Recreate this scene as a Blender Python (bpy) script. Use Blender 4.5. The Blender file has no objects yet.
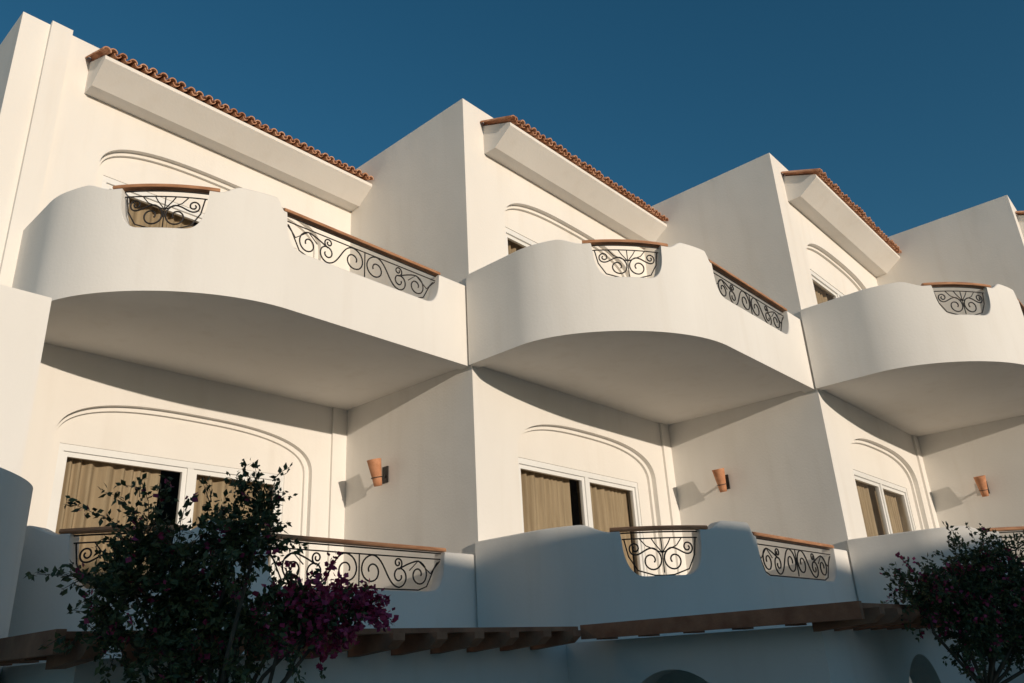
import bpy, bmesh, math, random
import numpy as np
from mathutils import Vector, Matrix
random.seed(3); np.random.seed(3)
K1x,DX,DY,ZT,ZS=6.235,4.209,2.355,6.968,3.184
CX,EE,ZE=.424,.512,6.566
ST=3.14; GZ=-2.3
def K(i): return (K1x+(i-1)*DX, 6.0-(i-1)*DY)
col=bpy.context.scene.collection
# ---------------- materials ----------------
def newmat(name):
    m=bpy.data.materials.new(name); m.use_nodes=True
    nt=m.node_tree; b=nt.nodes['Principled BSDF']; return m,nt,b
def noise_mat(name,c1,c2,scale=3,rough=.8,bump=0,bscale=60,stretch=(1,1,1),detail=5,spec=.3,lo=.35,hi=.65,wave=4.0,streak=None):
    m,nt,b=newmat(name); N=nt.nodes; L=nt.links
    tc=N.new('ShaderNodeTexCoord'); mp=N.new('ShaderNodeMapping'); mp.inputs['Scale'].default_value=stretch
    L.new(tc.outputs['Object'],mp.inputs[0])
    n=N.new('ShaderNodeTexNoise'); n.inputs['Scale'].default_value=scale; n.inputs['Detail'].default_value=detail
    L.new(mp.outputs[0],n.inputs['Vector'])
    r=N.new('ShaderNodeValToRGB'); r.color_ramp.elements[0].position=lo; r.color_ramp.elements[1].position=hi
    r.color_ramp.elements[0].color=(*c1,1); r.color_ramp.elements[1].color=(*c2,1)
    L.new(n.outputs['Fac'],r.inputs[0]); out=r.outputs[0]
    if streak:
        m2=N.new('ShaderNodeMapping'); m2.inputs['Scale'].default_value=(5,5,.5); L.new(tc.outputs['Object'],m2.inputs[0])
        n4=N.new('ShaderNodeTexNoise'); n4.inputs['Scale'].default_value=1.0; n4.inputs['Detail'].default_value=5; L.new(m2.outputs[0],n4.inputs['Vector'])
        mr=N.new('ShaderNodeMapRange'); mr.inputs[1].default_value=.54; mr.inputs[2].default_value=.80; mr.inputs[3].default_value=0; mr.inputs[4].default_value=.30
        L.new(n4.outputs['Fac'],mr.inputs[0])
        mc=N.new('ShaderNodeMix'); mc.data_type='RGBA'; mc.inputs[7].default_value=(*streak,1)
        L.new(mr.outputs[0],mc.inputs[0]); L.new(out,mc.inputs[6]); out=mc.outputs[2]
    L.new(out,b.inputs['Base Color'])
    b.inputs['Roughness'].default_value=rough; b.inputs['Specular IOR Level'].default_value=spec
    if bump:
        n2=N.new('ShaderNodeTexNoise'); n2.inputs['Scale'].default_value=bscale; n2.inputs['Detail'].default_value=3
        L.new(tc.outputs['Object'],n2.inputs['Vector'])
        n3=N.new('ShaderNodeTexNoise'); n3.inputs['Scale'].default_value=2.0; n3.inputs['Detail'].default_value=1
        L.new(tc.outputs['Object'],n3.inputs['Vector'])
        ad=N.new('ShaderNodeMath'); ad.operation='MULTIPLY_ADD'; ad.inputs[1].default_value=wave
        L.new(n3.outputs['Fac'],ad.inputs[0]); L.new(n2.outputs['Fac'],ad.inputs[2])
        bp=N.new('ShaderNodeBump'); bp.inputs['Strength'].default_value=bump; bp.inputs['Distance'].default_value=.01
        L.new(ad.outputs[0],bp.inputs['Height'])
        L.new(bp.outputs[0],b.inputs['Normal'])
    return m
PL=noise_mat('white_plaster',(.775,.735,.675),(.83,.795,.74),scale=.9,rough=.92,bump=.16,bscale=34,stretch=(1,1,.45),detail=7,lo=.3,hi=.7,wave=5,streak=(.67,.61,.53))
FRM=noise_mat('white_window_frame',(.76,.75,.72),(.80,.79,.76),scale=2,rough=.45)
TILE=noise_mat('terracotta_tile',(.40,.17,.085),(.66,.37,.23),scale=7,rough=.88,bump=.3,bscale=80)
WOOD=noise_mat('brown_wood',(.34,.155,.075),(.52,.26,.135),scale=6,rough=.5,stretch=(1,1,6),bump=.2)
BEAM=noise_mat('brown_timber',(.27,.115,.065),(.42,.20,.115),scale=5,rough=.8,bump=.4)
IRON=noise_mat('black_iron',(.014,.013,.013),(.035,.029,.026),scale=20,rough=.5)
CUR=noise_mat('curtain_fabric',(.37,.28,.18),(.47,.36,.235),scale=4,rough=.95,stretch=(6,6,.4))
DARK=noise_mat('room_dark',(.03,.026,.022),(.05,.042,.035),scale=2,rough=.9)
CLAY=noise_mat('terracotta_clay',(.46,.20,.10),(.58,.28,.15),scale=14,rough=.8,bump=.2)
SOIL=noise_mat('garden_sand',(.42,.34,.25),(.55,.45,.34),scale=.8,rough=.95,bump=.5,bscale=10)
PAVE=noise_mat('paving_stone',(.43,.38,.31),(.52,.46,.38),scale=1.5,rough=.9,bump=.3)
BARK=noise_mat('bark',(.07,.05,.035),(.13,.095,.065),scale=12,rough=.9)
def leafmat(name,c1,c2):
    m,nt,b=newmat(name); N=nt.nodes;L=nt.links
    g=N.new('ShaderNodeNewGeometry'); r=N.new('ShaderNodeValToRGB')
    r.color_ramp.elements[0].color=(*c1,1); r.color_ramp.elements[1].color=(*c2,1)
    L.new(g.outputs['Random Per Island'],r.inputs[0]); L.new(r.outputs[0],b.inputs['Base Color'])
    b.inputs['Roughness'].default_value=.6
    return m
LEAF=leafmat('leaves',(.028,.044,.014),(.12,.125,.04))
FLOW=leafmat('pink_bracts',(.26,.012,.05),(.52,.05,.14))
gm,nt,b=newmat('window_glass'); N=nt.nodes;L=nt.links
tr=N.new('ShaderNodeBsdfTransparent'); tr.inputs[0].default_value=(.84,.85,.84,1); gl=N.new('ShaderNodeBsdfGlossy'); gl.inputs['Roughness'].default_value=.02
fr=N.new('ShaderNodeLayerWeight'); fr.inputs[0].default_value=.12; mx=N.new('ShaderNodeMixShader')
L.new(fr.outputs['Fresnel'],mx.inputs[0]);L.new(tr.outputs[0],mx.inputs[1]);L.new(gl.outputs[0],mx.inputs[2]);L.new(mx.outputs[0],N['Material Output'].inputs[0])
GLASS=gm
# ---------------- helpers ----------------
def empty(name,parent=None):
    o=bpy.data.objects.new(name,None); col.objects.link(o)
    if parent: o.parent=parent
    return o
def mk(name,vs,fs,mat,parent=None,recalc=True,smooth=False):
    me=bpy.data.meshes.new(name); me.from_pydata([tuple(v) for v in vs],[],fs)
    if recalc:
        bm=bmesh.new(); bm.from_mesh(me); bmesh.ops.recalc_face_normals(bm,faces=bm.faces); bm.to_mesh(me); bm.free()
    me.materials.append(mat)
    if smooth: me.polygons.foreach_set('use_smooth',[True]*len(me.polygons))
    o=bpy.data.objects.new(name,me); col.objects.link(o)
    if parent: o.parent=parent
    return o
def join_parts(name,parts,mat,parent=None,**k):
    V=[];F=[]
    for vs,fs in parts:
        n=len(V); V+=list(vs); F+=[tuple(i+n for i in f) for f in fs]
    return mk(name,V,F,mat,parent,**k)
def boxp(x0,x1,y0,y1,z0,z1):
    v=[(x,y,z) for z in(z0,z1) for y in(y0,y1) for x in(x0,x1)]
    return v,[(0,2,3,1),(4,5,7,6),(0,1,5,4),(2,6,7,3),(0,4,6,2),(1,3,7,5)]
def extr(poly,f0,f1):
    n=len(poly); v=[f0(p) for p in poly]+[f1(p) for p in poly]
    fs=[tuple(range(n)),tuple(range(2*n-1,n-1,-1))]+[(i,(i+1)%n,n+(i+1)%n,n+i) for i in range(n)]
    return v,fs
def ext_y(poly,y0,y1): return extr(poly,lambda p:(p[0],y0,p[1]),lambda p:(p[0],y1,p[1]))
def ext_x(poly,x0,x1): return extr(poly,lambda p:(x0,p[0],p[1]),lambda p:(x1,p[0],p[1]))
def ext_z(poly,z0,z1): return extr(poly,lambda p:(p[0],p[1],z0),lambda p:(p[0],p[1],z1))
def notch_arch(x0,x1,z0,z1,a,b,zsp,zap,n=40,flat=2.0):
    pts=[(x0,z0),(a,z0)]
    c=(a+b)/2;h=(b-a)/2
    for i in range(n+1):
        t=math.pi*(1-i/n); cx=math.cos(t); sx=math.sin(t)
        pts.append((c+h*math.copysign(abs(cx)**(2/flat),cx), zsp+(zap-zsp)*abs(sx)**(2/flat)))
    pts+= [(b,z0),(x1,z0),(x1,z1),(x0,z1)]
    return pts
def tube(pts,r0,r1=None,n=6,closed_ends=True):
    r1=r0 if r1 is None else r1
    P=[Vector(p) for p in pts]; V=[];F=[]; m=len(P); prev=None
    for i,p in enumerate(P):
        t=(P[min(i+1,m-1)]-P[max(i-1,0)]).normalized()
        if prev is None: u=t.orthogonal().normalized()
        else:
            u=(prev-t*prev.dot(t)); u=u.normalized() if u.length>1e-6 else t.orthogonal().normalized()
        prev=u; w=t.cross(u); r=r0+(r1-r0)*i/(m-1)
        for j in range(n):
            a=2*math.pi*j/n; V.append(tuple(p+(u*math.cos(a)+w*math.sin(a))*r))
    for i in range(m-1):
        for j in range(n):
            F.append((i*n+j,i*n+(j+1)%n,(i+1)*n+(j+1)%n,(i+1)*n+j))
    if closed_ends: F.append(tuple(range(n-1,-1,-1))); F.append(tuple((m-1)*n+j for j in range(n)))
    return V,F
# ---------------- balcony path ----------------
def bez(a,b,c,d,t): return tuple((1-t)**3*a[i]+3*(1-t)**2*t*b[i]+3*(1-t)*t*t*c[i]+t**3*d[i] for i in(0,1))
raw=[(-.05,0)]; A=(-.06,-.8);C1=(-.06,-1.5);C2=(.84,-DY+.03);B=(1.75,-DY+.03)
for i in range(61): raw.append(bez(A,C1,C2,B,i/60))
raw.append((DX,-DY+.03))
rp=np.array(raw); seg=np.linalg.norm(np.diff(rp,axis=0),axis=1); cum=np.concatenate([[0],np.cumsum(seg)]); LEN=cum[-1]
def PP(s):
    return np.array([np.interp(s,cum,rp[:,0]),np.interp(s,cum,rp[:,1])])
def TN(s):
    d=PP(min(s+.03,LEN))-PP(max(s-.03,0)); d/=np.linalg.norm(d); return d,np.array([-d[1],d[0]])
def s_of_x(x):
    ss=np.linspace(.9,LEN,3000); xs=np.array([PP(s)[0] for s in ss]); return float(ss[np.argmin(abs(xs-x))])
# the end bay's balcony is slightly narrower on its outer side
def SQ(i,x): return x+(.15*max(0.,1-max(x,0.)/2.2) if i==0 else 0.)
D1=(s_of_x(.29),s_of_x(.92)); D2=(s_of_x(1.68),s_of_x(3.74))
H0,H1,H2,HB=1.155,1.065,1.03,.64
def sm(x,a,b):
    t=min(1,max(0,(x-a)/(b-a))); return t*t*(3-2*t)
def ztop(s):
    base=H0-(H0-H1)*sm(s,D1[0]-.40,D1[0]-.1)*(1-sm(s,D1[1]+.1,D1[1]+.3))
    if s>D2[0]-.13: base=H0-(H0-H2)*sm(s,D2[0]-.13,D2[0]-.03)
    for (a,b) in (D1,D2):
        if a<s<b:
            e=.22
            q=min(s-a,b-s)/e
            k=1 if q>=1 else (1-(1-q)**2.6)**(1/2.6)
            return base-(base-HB)*k
    return base
ss=[0];s=0
while s<LEN:
    near=min(abs(s-D1[0]),abs(s-D1[1]),abs(s-D2[0]),abs(s-D2[1]))
    s+= .008 if near<.13 else (.03 if s<s_of_x(1.8) else .05); ss.append(min(s,LEN))
SS=sorted(set([round(x,5) for x in ss]+[D1[0]+.0005,D1[1]-.0005,D2[0]+.0005,D2[1]-.0005]))
TH=.15
hotel=empty('hotel_building')
def parapet(i,z0,zb):
    kx,ky=K(i); V=[];F=[]; n=len(SS); c=.012
    for s in SS:
        p=PP(s);d,nn=TN(s)
        if s<.75: nn=np.array([1,0.])
        if s>LEN-1.5: nn=np.array([0,1.])
        q=p+nn*TH; zt=z0+ztop(s); p2=p+nn*c; q2=p+nn*(TH-c)
        sx=SQ(i,p[0])-p[0]+kx
        V+=[(sx+p[0],ky+p[1],zb),(sx+p[0],ky+p[1],zt-c),(sx+p2[0],ky+p2[1],zt),(sx+q2[0],ky+q2[1],zt),(sx+q[0],ky+q[1],zt-c),(sx+q[0],ky+q[1],zb)]
    for j in range(n-1):
        a=6*j;b=a+6
        for k in range(6): F.append((a+k,b+k,b+(k+1)%6,a+(k+1)%6))
    F+=[tuple(range(6)),tuple(range(6*n-1,6*n-7,-1))]
    mk('balcony_parapet',V,F,PL,hotel)
def slab(i,z0):
    kx,ky=K(i); poly=[(kx+.09+SQ(i,0),ky-.002)]
    for s in SS[::4]:
        if s<.3 or s>LEN-.05: continue
        p=PP(s);d,nn=TN(s); q=p+nn*.06; poly.append((kx+q[0]+SQ(i,p[0])-p[0],ky+q[1]))
    poly+=[(kx+DX-.001,ky-DY+.09),(kx+DX-.001,ky-.002)]
    V,F=ext_z(poly,z0+.03,z0+.2); mk('balcony_floor_slab',V,F,PL,hotel)
# ---------------- iron railings ----------------
def spiral(c,r,a0,dr,turns=1.3,rmin=.25,n=30):
    out=[]
    for i in range(n+1):
        t=i/n; rr=r*(1-(1-rmin)*t**.9); a=a0+dr*2*math.pi*turns*t
        out.append((c[0]+rr*math.cos(a),c[1]+rr*math.sin(a)))
    return out
def scroll(c1,r1,a1,d1,c2,r2,a2,d2):
    A_=spiral(c1,r1,a1,d1); B_=spiral(c2,r2,a2,d2)
    p0=np.array(A_[0]);p1=np.array(B_[0])
    t0=-np.array([-math.sin(a1)*d1,math.cos(a1)*d1]); t1=np.array([-math.sin(a2)*d2,math.cos(a2)*d2])
    L_=np.linalg.norm(p1-p0)*1.1; mid=[]
    for i in range(1,14):
        t=i/14; h=[2*t**3-3*t*t+1,t**3-2*t*t+t,-2*t**3+3*t*t,t**3-t*t]
        mid.append(tuple(h[0]*p0+h[1]*t0*L_+h[2]*p1+h[3]*t1*L_))
    return A_[::-1]+mid+B_
def railing(i,z0,dip,hz,over):
    kx,ky=K(i); a,b=dip; L_=b-a; c=(a+b)/2
    rail=empty('balcony_railing')
    off=.055
    def W(s,z,o=off):
        s=min(max(s,0),LEN); p=PP(s);d,nn=TN(s); q=p+nn*o; return (kx+q[0]+SQ(i,p[0])-p[0],ky+q[1],z0+z)
    V=[];F=[]; prof=[(-.04,0),(-.045,.012),(-.035,.035),(.0,.042),(.035,.035),(.045,.012),(.04,0)]
    sl=np.linspace(a-over,b+over,40); n=len(prof)
    for s in sl:
        for (o,z) in prof: V.append(W(s,hz+.004+z,off-.01+o))
    for j in range(len(sl)-1):
        for k in range(n): F.append((j*n+k,j*n+(k+1)%n,(j+1)*n+(k+1)%n,(j+1)*n+k))
    F+=[tuple(range(n)),tuple(range(len(sl)*n-1,len(sl)*n-n-1,-1))]
    mk('wooden_handrail',V,F,WOOD,rail)
    parts=[]
    def line(pts,r=.0085): parts.append(tube([W(s,z) for s,z in pts],r*.84,n=5))
    top=hz-.012; bar=hz-.07; bot=HB+.03
    line([(s,top) for s in np.linspace(a+.002,b-.002,24)],.009)
    line([(s,bar) for s in np.linspace(a+.01,b-.01,24)],.008)
    H=bar-bot; m=(bar+bot)/2; pi=math.pi
    if L_>1.4:
        r=H*.5
        for sg in (-1,1):
            fl=lambda pts: [(c+sg*x,z) for x,z in pts]
            line(fl(scroll((r*1.02,bot+r*1.0),r*.98,pi*.5,1,(r*3.3,bot+r*.75),r*.72,-pi*.5,1)),.0095)
            line(fl(scroll((r*5.0,bot+r*.9),r*.88,pi*.5,-1,(r*3.2,bar-r*.42),r*.38,-pi*.35,1)),.0095)
            line(fl([(L_/2-.02,bar-.02),(L_/2-.10,m+.05),(L_/2-.2,bot+.02),(r*5,bot-.015),(r*2,bot-.015),(0,bot-.015)]),.0085)
            line(fl([(L_/2-.05,bar-.03),(r*6.1,m),(r*5.0,bot+r*1.8),(r*4.2,m+.02)]),.007)
        line([(c,bar),(c,bot)],.008)
    else:
        r=H*.36
        for sg in (-1,1):
            fl=lambda pts: [(c+sg*x,z) for x,z in pts]
            line(fl(scroll((r*1.0,bot+r),r,pi*.6,1,(L_/2-.13,bar-.09),.06,-pi*.3,1)),.0095)
            line(fl([(.0,bot+r*1.6),(.07,bar-.05),(.1,bar)]),.007)
            line(fl([(.0,bot+r*1.6),(.16,bar-.07),(.22,bar)]),.007)
            line(fl([(L_/2-.03,bar),(L_/2-.06,m),(L_/2-.14,bot+.03),(.1,bot-.02),(0,bot-.025)]),.0085)
        line([(c,bot),(c,bar)],.007)
    join_parts('iron_scrollwork',parts,IRON,rail,smooth=True)
# ---------------- doors ----------------
def doors(i,zf,ht,x0,x1,xm):
    kx,ky=K(i); yb=ky+.17; e=[]
    X0,X1,XM=kx+x0,kx+x1,kx+xm
    zt=zf+ht
    e.append(boxp(X0,X1,yb-.05,yb+.05,zt-.07,zt-.001))
    e.append(boxp(X0,X1,yb-.05,yb+.05,zf,zf+.06))
    for (a,b) in ((X0,X0+.05),(X1-.05,X1)): e.append(boxp(a,b,yb-.048,yb+.048,zf+.06,zt-.07))
    e.append(boxp(XM-.035,XM+.035,yb-.045,yb+.045,zf+.06,zt-.07))
    for (a,b) in ((X0+.05,XM-.035),(XM+.035,X1-.05)):
        e.append(boxp(a,a+.05,yb-.025,yb+.02,zf+.06,zt-.07)); e.append(boxp(b-.05,b,yb-.025,yb+.02,zf+.06,zt-.07))
        e.append(boxp(a+.05,b-.05,yb-.024,yb+.019,zt-.12,zt-.07)); e.append(boxp(a+.05,b-.05,yb-.024,yb+.019,zf+.06,zf+.15))
    join_parts('sliding_door_frame',e,FRM,hotel)
    V=[];F=[]
    for (a,b) in ((X0+.10,XM-.085),(XM+.085,X1-.10)):
        k=len(V); V+=[(a,yb,zf+.15),(b,yb,zf+.15),(b,yb,zt-.12),(a,yb,zt-.12)]; F.append((k,k+1,k+2,k+3))
    mk('door_glass',V,F,GLASS,hotel,recalc=False)
    rr=random.Random(i*7+int(zf*10)); 
    gap=rr.uniform(.06,.22)
    for (a,b) in ((X0+.02,XM-.05-gap),(XM+.0,X1-.02)):
        V=[];F=[]; n=int((b-a)/.012); ph=rr.uniform(0,6)
        for j in range(n+1):
            x=a+(b-a)*j/n; ph+= .012*2*math.pi/.12*(1+.45*math.sin(j*.11+rr.random()*.2))
            am=.024+.012*math.sin(j*.05+i)
            for k in range(5):
                V.append((x+.012*math.sin(k+j*.03),yb+.12+am*math.sin(ph+k*.12)*(1+.1*k),zf+.02+(ht-.04)*(1-k/4)))
        for j in range(n):
            for k in range(4): F.append((j*5+k,j*5+k+1,j*5+k+6,j*5+k+5))
        mk('curtain',V,F,CUR,hotel,recalc=False,smooth=True)
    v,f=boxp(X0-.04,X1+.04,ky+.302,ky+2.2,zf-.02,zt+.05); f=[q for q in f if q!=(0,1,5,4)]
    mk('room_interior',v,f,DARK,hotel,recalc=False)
# ---------------- bays ----------------
zl=ZS-ST
for i in range(0,6):
    kx,ky=K(i); nx,ny=K(i+1)
    for (zb,zt_,zf) in ((zl-.1,ZS+.1,zl+.2),(ZS+.1,ZT,ZS+.2)):
        a,b=kx+.72,kx+3.72
        zsp=zf+2.03; zap=zf+2.53
        pieces=[ext_y(notch_arch(kx,nx,zb,zt_,a,b,zsp,zap,flat=2.7),ky,ky+.07),
                ext_y(notch_arch(kx,nx,zb,zt_,a+.03,b-.06,zsp-.01,zap-.05,flat=2.7),ky+.07,ky+.11)]
        da,db,dt=kx+.82,kx+3.40,zf+2.02
        pieces.append(ext_y([(kx,zb),(da,zb),(da,dt),(db,dt),(db,zb),(nx,zb),(nx,zt_),(kx,zt_)],ky+.11,ky+.30))
        join_parts('front_wall',pieces,PL,hotel)
        doors(i,zf,2.02,.82,3.40,2.21)
        z0=ZS if zb>1 else zl
        parapet(i,z0,z0)
        slab(i,z0)
        railing(i,z0,D1,H1,.10); railing(i,z0,D2,H2,.03)
    v,f=boxp(nx,nx+.3,ny+.30,ky+.30,zl-.1,ZT); mk('side_wall',v,f,PL,hotel)
    v,f=boxp(kx+.3 if i else kx,nx+.3,ky+.302,ky+9,ZT-.5,ZT-.3); mk('roof_slab',v,f,PL,hotel)
    v,f=boxp(kx,nx,ky+8.7,ky+9,GZ,ZT); mk('rear_wall',v,f,PL,hotel)
    v,f=boxp(nx-.22,nx-.001,ky-.035,ky-.001,zl+.2,ZS+.031); mk('corner_pilaster',v,f,PL,hotel)
    x0=kx+CX-.03+(.05 if i==0 else -.02); x1=nx-.002; yw=ky-.001
    prof=[(yw,6.715),(ky-EE+.03,6.52),(ky-EE+.03,6.475),(ky-.20,6.27),(yw,6.27)]
    v,f=ext_x(prof,x0,x1); mk('canopy',v,f,PL,hotel)
    parts=[]; sp=.112; n=int((x1-x0)/sp); sp=(x1-x0)/n
    pa=Vector((0,ky-.0,6.74)); pb=Vector((0,ky-EE-.02,6.74-(EE+.02)*.40))
    def half(cx,r,up,lift,ext,th=.012):
        V=[];F=[];m=8; d=(pb-pa).normalized(); nrm=Vector((0,d.z,-d.y)); 
        if nrm.z<0: nrm=-nrm
        for e,base in ((0,pa),(1,pb+d*ext)):
            rr=r*(1.0 if e else .88)
            for q,rad in ((0,rr),(1,rr-th)):
                for j in range(m+1):
                    t=math.pi*j/m; w=base+nrm*(lift+up*rad*math.sin(t)*.95); V.append((cx+rad*math.cos(t),w.y,w.z))
        M_=m+1
        for j in range(m):
            F.append((j,j+1,2*M_+j+1,2*M_+j)); F.append((M_+j,3*M_+j,3*M_+j+1,M_+j+1)); F.append((2*M_+j,2*M_+j+1,3*M_+j+1,3*M_+j))
        for j in (0,m): F.append((j,2*M_+j,3*M_+j,M_+j))
        return V,F
    rt=random.Random(i+50)
    for k in range(n):
        cx=x0+(k+.5)*sp
        parts.append(half(cx+rt.uniform(-.006,.006),sp*.40,1,.030+rt.uniform(-.004,.006),rt.uniform(-.018,.022)))
        if k<n-1: parts.append(half(cx+sp/2,sp*.36,-1,.036,-.02+rt.uniform(-.01,.01)))
    parts.append(half(x0-.015,.05,1,.008,.02))
    join_parts('roof_tiles',parts,TILE,hotel,recalc=False)
kx,ky=K(0)
v,f=boxp(kx-.02,kx+.20,ky-.06,ky-.001,ZS+.2,ZT+.02); mk('end_pilaster',v,f,PL,hotel)
v,f=boxp(kx-.3,kx-.001,ky+.0,ky+9,GZ,ZT-.001); mk('end_side_wall',v,f,PL,hotel)
v,f=boxp(-6,2.10,6.98,8.32,GZ,3.10); mk('left_wing',v,f,PL,hotel)
cyl=[(.98+.95*math.cos(t),6.25+.95*math.sin(t)) for t in np.linspace(-math.pi,math.pi,97)[:-1]]
V=[];F=[];n=len(cyl)
for (x,y) in cyl:
    zt_=1.38+.13*math.cos(math.atan2(y-6.25,x-.98)-2.6); cx,cy=.98,6.25
    ix,iy=cx+(x-cx)*.85,cy+(y-cy)*.85
    V+=[(x,y,GZ),(x,y,zt_),(ix,iy,zt_),(ix,iy,GZ)]
for j in range(n):
    a=4*j;b=4*((j+1)%n); F+=[(a,b,b+1,a+1),(a+1,b+1,b+2,a+2),(a+2,b+2,b+3,a+3)]
mk('rounded_parapet',V,F,PL,hotel)
# ---------------- ground storey block (zig-zag podium) ----------------
BT=.135
top=[];bx=-.16;by=-3.56
for i in range(0,6):
    kx,ky=K(i)
    top+=[(kx+bx,ky+by+DY),(kx+bx,ky+by)]
kx,ky=K(6); top+=[(kx+bx,ky+by+DY),(kx+bx,ky+by+DY+9),(K(0)[0]+bx,K(6)[1]+by+DY+24)]
v,f=ext_z(top,BT-.2,BT); mk('terrace_slab',v,f,PL,hotel)
for i in range(0,6):
    kx,ky=K(i); X=kx+bx; Y=ky+by; nX=X+DX
    arc=lambda lo,hi,c: notch_arch(lo,hi,GZ,BT-.2,c-.54,c+.54,-.66,-.12)
    join_parts('podium_wall',[ext_x(arc(Y,Y+DY,Y+1.29),X,X+.25), ext_y(arc(X+.25,nX,X+2.1),Y,Y+.25)],PL,hotel)
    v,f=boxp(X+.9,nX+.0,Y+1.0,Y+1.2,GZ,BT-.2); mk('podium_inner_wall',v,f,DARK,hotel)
for i in range(0,5):
    kx,ky=K(i); X=kx+bx; Y=ky+by
    pg=empty('timber_pergola'); e=[]
    e.append(boxp(X-.27,X-.22,Y-.40,Y+DY-.38,.15,.265))
    e.append(boxp(X-.22,X-.001,Y-.35,Y+DY-.38,.21,.24))
    for q in np.arange(Y+.1,Y+DY-.4,.42): e.append(boxp(X-.22,X-.002,q,q+.07,.14,.209))
    e.append(boxp(X-.215,X+DX-.3,Y-.38,Y-.001,.222,.255))
    n=11
    for k in range(n):
        x=X-.1+ (DX-.35)*k/(n-1)
        prof=[(Y-.48,.220),(Y-.48,.175),(Y-.41,.125),(Y-.001,.09),(Y-.001,.2205)]
        vv,ff=ext_x(prof,x-.05,x+.05)
        ang=random.Random(k+i*20).uniform(-.03,.03); vv=[(p[0]+(Y-p[1])*ang,p[1],p[2]) for p in vv]
        e.append((vv,ff))
    join_parts('timber',e,BEAM,pg)
# ---------------- wall lamps ----------------
for i in range(1,6):
    kx,ky=K(i); y=ky+1.52; z=2.22
    lamp=empty('wall_lamp'); V=[];F=[]; n=20
    ax=Vector((-.22,.0,1)).normalized(); c0=Vector((kx-.12,y,z-.17)); u=Vector((0,1,0)); w=ax.cross(u)
    ring=[(0,.048,0),(.05,.054,0),(.18,.070,0),(.31,.086,0),(.32,.088,0),(.32,.076,0),(.2,.06,0),(.02,.036,0)]
    for (h,r,_) in ring:
        for j in range(n):
            t=2*math.pi*j/n; V.append(tuple(c0+ax*h+(u*math.cos(t)+w*math.sin(t))*r))
    for a in range(len(ring)-1):
        for j in range(n): F.append((a*n+j,a*n+(j+1)%n,(a+1)*n+(j+1)%n,(a+1)*n+j))
    F.append(tuple(range(n)))
    mk('clay_shade',V,F,CLAY,lamp,smooth=True)
    e=[boxp(kx-.018,kx-.001,y-.05,y+.05,z-.12,z+.08)]
    e.append(tube([(kx-.01,y,z-.02),(kx-.06,y,z-.08),(kx-.10,y,z-.12)],.012,n=6))
    e.append(tube([tuple(c0+ax*.10+(u*math.cos(t)+w*math.sin(t))*.066) for t in np.linspace(0,2*math.pi,21)],.006,n=4))
    join_parts('iron_bracket',e,IRON,lamp)
# ---------------- plants ----------------
def plant(name,base,clumps,ntw,leaf=.038,seed=1,shoots=()):
    rg=np.random.RandomState(seed); root=empty(name); br=[];LV=[];LF=[];FV=[];FF=[]
    base=np.array(base)
    fork=base+np.array([0,0,1.9])
    br.append(tube([base,base+np.array([.05,.02,.8]),fork],.045,.03))
    br.append(tube([base+np.array([.08,.0,0]),base+np.array([.16,-.02,.9]),fork+np.array([.12,-.05,.3])],.03,.018))
    def addleaf(p,d,sz,V,F,wid=.55):
        d=d/np.linalg.norm(d); s=np.cross(d,rg.normal(size=3)); s/=np.linalg.norm(s)+1e-9; n=np.cross(s,d)
        k=len(V); w=sz*wid
        V+= [tuple(p),tuple(p+d*sz*.45+s*w*.5+n*sz*.08),tuple(p+d*sz),tuple(p+d*sz*.45-s*w*.5+n*sz*.08)]
        F.append((k,k+1,k+2,k+3))
    def twig(p0,d,L_,fl,per=3,drop=.04):
        m=int(L_/.02); pts=[]; p=p0.copy(); dd=d.copy()
        for k in range(m+1):
            pts.append(tuple(p))
            isf= fl>0 and rg.rand()<fl and k>m*.3
            for _q in range(per):
                if isf: addleaf(p+rg.normal(size=3)*.014,rg.normal(size=3)*.8+dd*.6,leaf*rg.uniform(.7,1.1),FV,FF,.9)
                else: addleaf(p+rg.normal(size=3)*.008,rg.normal(size=3)*.8+dd*.5,leaf*rg.uniform(.55,1.3),LV,LF)
            dd=dd+rg.normal(size=3)*.12+np.array([0,0,-drop]); dd/=np.linalg.norm(dd); p=p+dd*.02
        br.append(tube(pts[::3] if len(pts)>6 else pts,.0035,.0012,n=3,closed_ends=False))
    tot=sum(c[4] for c in clumps)
    for (cx,cy,cz,rad,wt,fl) in clumps:
        c=np.array([cx,cy,cz]); 
        mid=(fork+c)/2+rg.normal(size=3)*.08
        br.append(tube([fork,mid,c],.016,.007,n=5))
        for _ in range(int(ntw*wt/tot)):
            v=rg.normal(size=3); v/=np.linalg.norm(v); p0=c+v*rad*np.array([1,1,.85])*rg.uniform(.05,.85)
            d=v*.8+np.array([0,0,rg.uniform(-.2,1.0)])+rg.normal(size=3)*.35; d/=np.linalg.norm(d)
            L_=rg.uniform(.09,.22)*(1.7 if rg.rand()<.12 else 1)
            twig(p0,d,L_,fl,3 if fl<.4 else 4)
    for (a,b) in shoots:
        a=np.array(a,float);b=np.array(b,float); d=b-a; L_=np.linalg.norm(d); twig(a,d/L_,L_*1.05,0.02,2,.01)
        for _ in range(5):
            q=a+d*rg.uniform(.2,.9); e=d/L_+rg.normal(size=3)*.6; e/=np.linalg.norm(e); twig(q,e,rg.uniform(.06,.13),.02,2)
    join_parts('branches',br,BARK,root,recalc=False)
    mk('leaves',LV,LF,LEAF,root,recalc=False)
    if FV: mk('flowers',FV,FF,FLOW,root,recalc=False)
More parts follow.
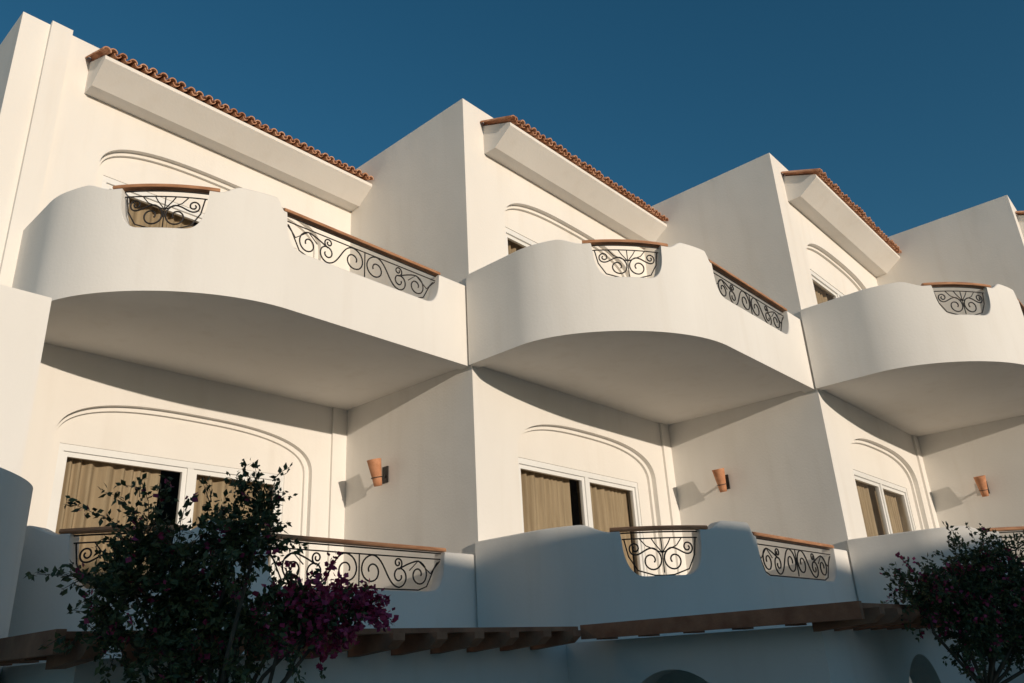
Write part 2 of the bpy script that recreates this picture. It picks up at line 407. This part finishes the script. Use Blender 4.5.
plant('bougainvillea_bush',(2.14,3.85,GZ),[
 (1.99,3.93,.42,.24,4.4,.05),(1.76,4.05,.46,.17,2.2,.03),(1.80,4.0,.63,.12,1.0,.02),(2.12,3.68,.60,.19,2.5,.05),(2.17,3.55,.74,.08,.5,.02),
 (2.03,3.95,.16,.22,2.8,.05),(2.24,3.80,.26,.20,2.2,.08),(2.50,3.8,.31,.09,1.0,.6),(2.66,3.8,.29,.09,1.2,.8),(2.82,3.8,.30,.09,1.3,.85),(2.97,3.8,.31,.07,.7,.85),
 (2.62,3.8,.20,.07,.5,.3),(1.82,4.15,.22,.14,1.0,.02),(2.02,3.95,-.05,.18,1.4,.03),(2.26,3.8,.02,.12,.7,.02)],640,seed=4,
 shoots=[((2.14,3.6,.65),(2.22,3.5,1.0)),((2.12,3.62,.6),(2.05,3.6,.95)),((1.80,4.0,.6),(1.72,3.98,.95)),((1.8,4.0,.6),(1.86,3.95,.92)),((1.7,4.1,.45),(1.50,4.2,.50)),((1.8,4.1,.25),(1.55,4.25,.22)),((2.0,3.8,.6),(2.0,3.75,.86))])
plant('bougainvillea_bush',(7.3,1.75,GZ),[
 (7.2,1.72,.27,.30,5,.12),(6.90,1.92,.31,.24,3.2,.14),(7.45,1.6,.34,.26,4,.12),(7.7,1.5,.30,.28,4,.07),(7.2,1.7,.02,.28,4,.03),(7.6,1.5,-.02,.3,4,.02),(8.0,1.35,.26,.28,4,.03),(7.3,1.6,.54,.16,1.3,.04),(7.7,1.45,.56,.16,1.2,.02),(7.9,1.35,-.1,.3,3,.02)],860,seed=9,
 shoots=[((6.95,1.9,.35),(6.66,2.0,.48)),((6.9,1.9,.25),(6.62,1.98,.25)),((7.2,1.7,.5),(7.15,1.7,.82)),((7.5,1.6,.5),(7.55,1.55,.85))])
# ---------------- ground ----------------
S_=400
mk('ground',[(-S_,-S_,GZ),(S_,-S_,GZ),(S_,S_,GZ),(-S_,S_,GZ)],[(0,1,2,3)],SOIL,recalc=False)
d=Vector((DX,-DY,0)).normalized(); nn=Vector((-d.y,d.x,0))
o0=Vector((0,-1.5,0)); P=[o0+d*-40,o0+d*40,o0+d*40-nn*4,o0+d*-40-nn*4]
mk('garden_path',[(p.x,p.y,GZ+.004) for p in P],[(3,2,1,0)],PAVE,recalc=False)
nb=empty('neighbouring_building')
rx,ry,rz=.20,1.0,-.14; T=26.0
Q=Vector((6.235-rx*T,6-ry*T,0))
def seg_(name,a,b,zt_,dep=7):
    p=[Q+d*a,Q+d*b,Q+d*b-nn*dep,Q+d*a-nn*dep]
    v,f=ext_z([(q.x,q.y) for q in p],GZ,zt_); mk(name,v,f,PL,nb)
zb=1.2-rz*T
seg_('wing_wall',-40,-2.2,zb+.06); seg_('main_wall',-2.2,2.2,zb-.18); seg_('end_wall',2.2,40,zb-.32)
# ---------------- light ----------------
w=bpy.data.worlds.new("World"); bpy.context.scene.world=w; w.use_nodes=True
N=w.node_tree.nodes;L=w.node_tree.links; bg=N['Background']
sky=N.new('ShaderNodeTexSky'); sky.sky_type='NISHITA'; sky.sun_disc=False
el=math.atan2(-rz,math.hypot(rx,ry)); az=math.atan2(-rx,-ry)
sky.sun_elevation=el; sky.sun_rotation=az; sky.air_density=1.0; sky.dust_density=.4; sky.ozone_density=2.8
hs=N.new('ShaderNodeHueSaturation'); hs.inputs['Saturation'].default_value=1.20; hs.inputs['Hue'].default_value=.488
L.new(sky.outputs[0],hs.inputs['Color']); L.new(hs.outputs[0],bg.inputs[0]); bg.inputs[1].default_value=.098
sd=bpy.data.lights.new('sun','SUN'); sd.energy=3.15; sd.angle=math.radians(.5); sd.color=(1,.865,.715)
so=bpy.data.objects.new('sun',sd); col.objects.link(so)
so.rotation_euler=Vector((rx,ry,rz)).to_track_quat('-Z','Y').to_euler(); so.location=(-10,-30,30)
# ---------------- camera ----------------
M=np.array([[0.66758,-0.74272,-0.05191],[-0.24461,-0.28464,0.9269],[-0.70321,-0.60609,-0.3717]])
cd=bpy.data.cameras.new('camera'); cd.sensor_width=36; cd.lens=800.13/1024*36; cd.clip_start=.05; cd.clip_end=2000
co=bpy.data.objects.new('camera',cd); col.objects.link(co)
co.matrix_world=Matrix(M.T.tolist()).to_4x4()
bpy.context.scene.camera=co
sc=bpy.context.scene; sc.view_settings.view_transform='Standard'; sc.view_settings.look='None'; sc.view_settings.exposure=0
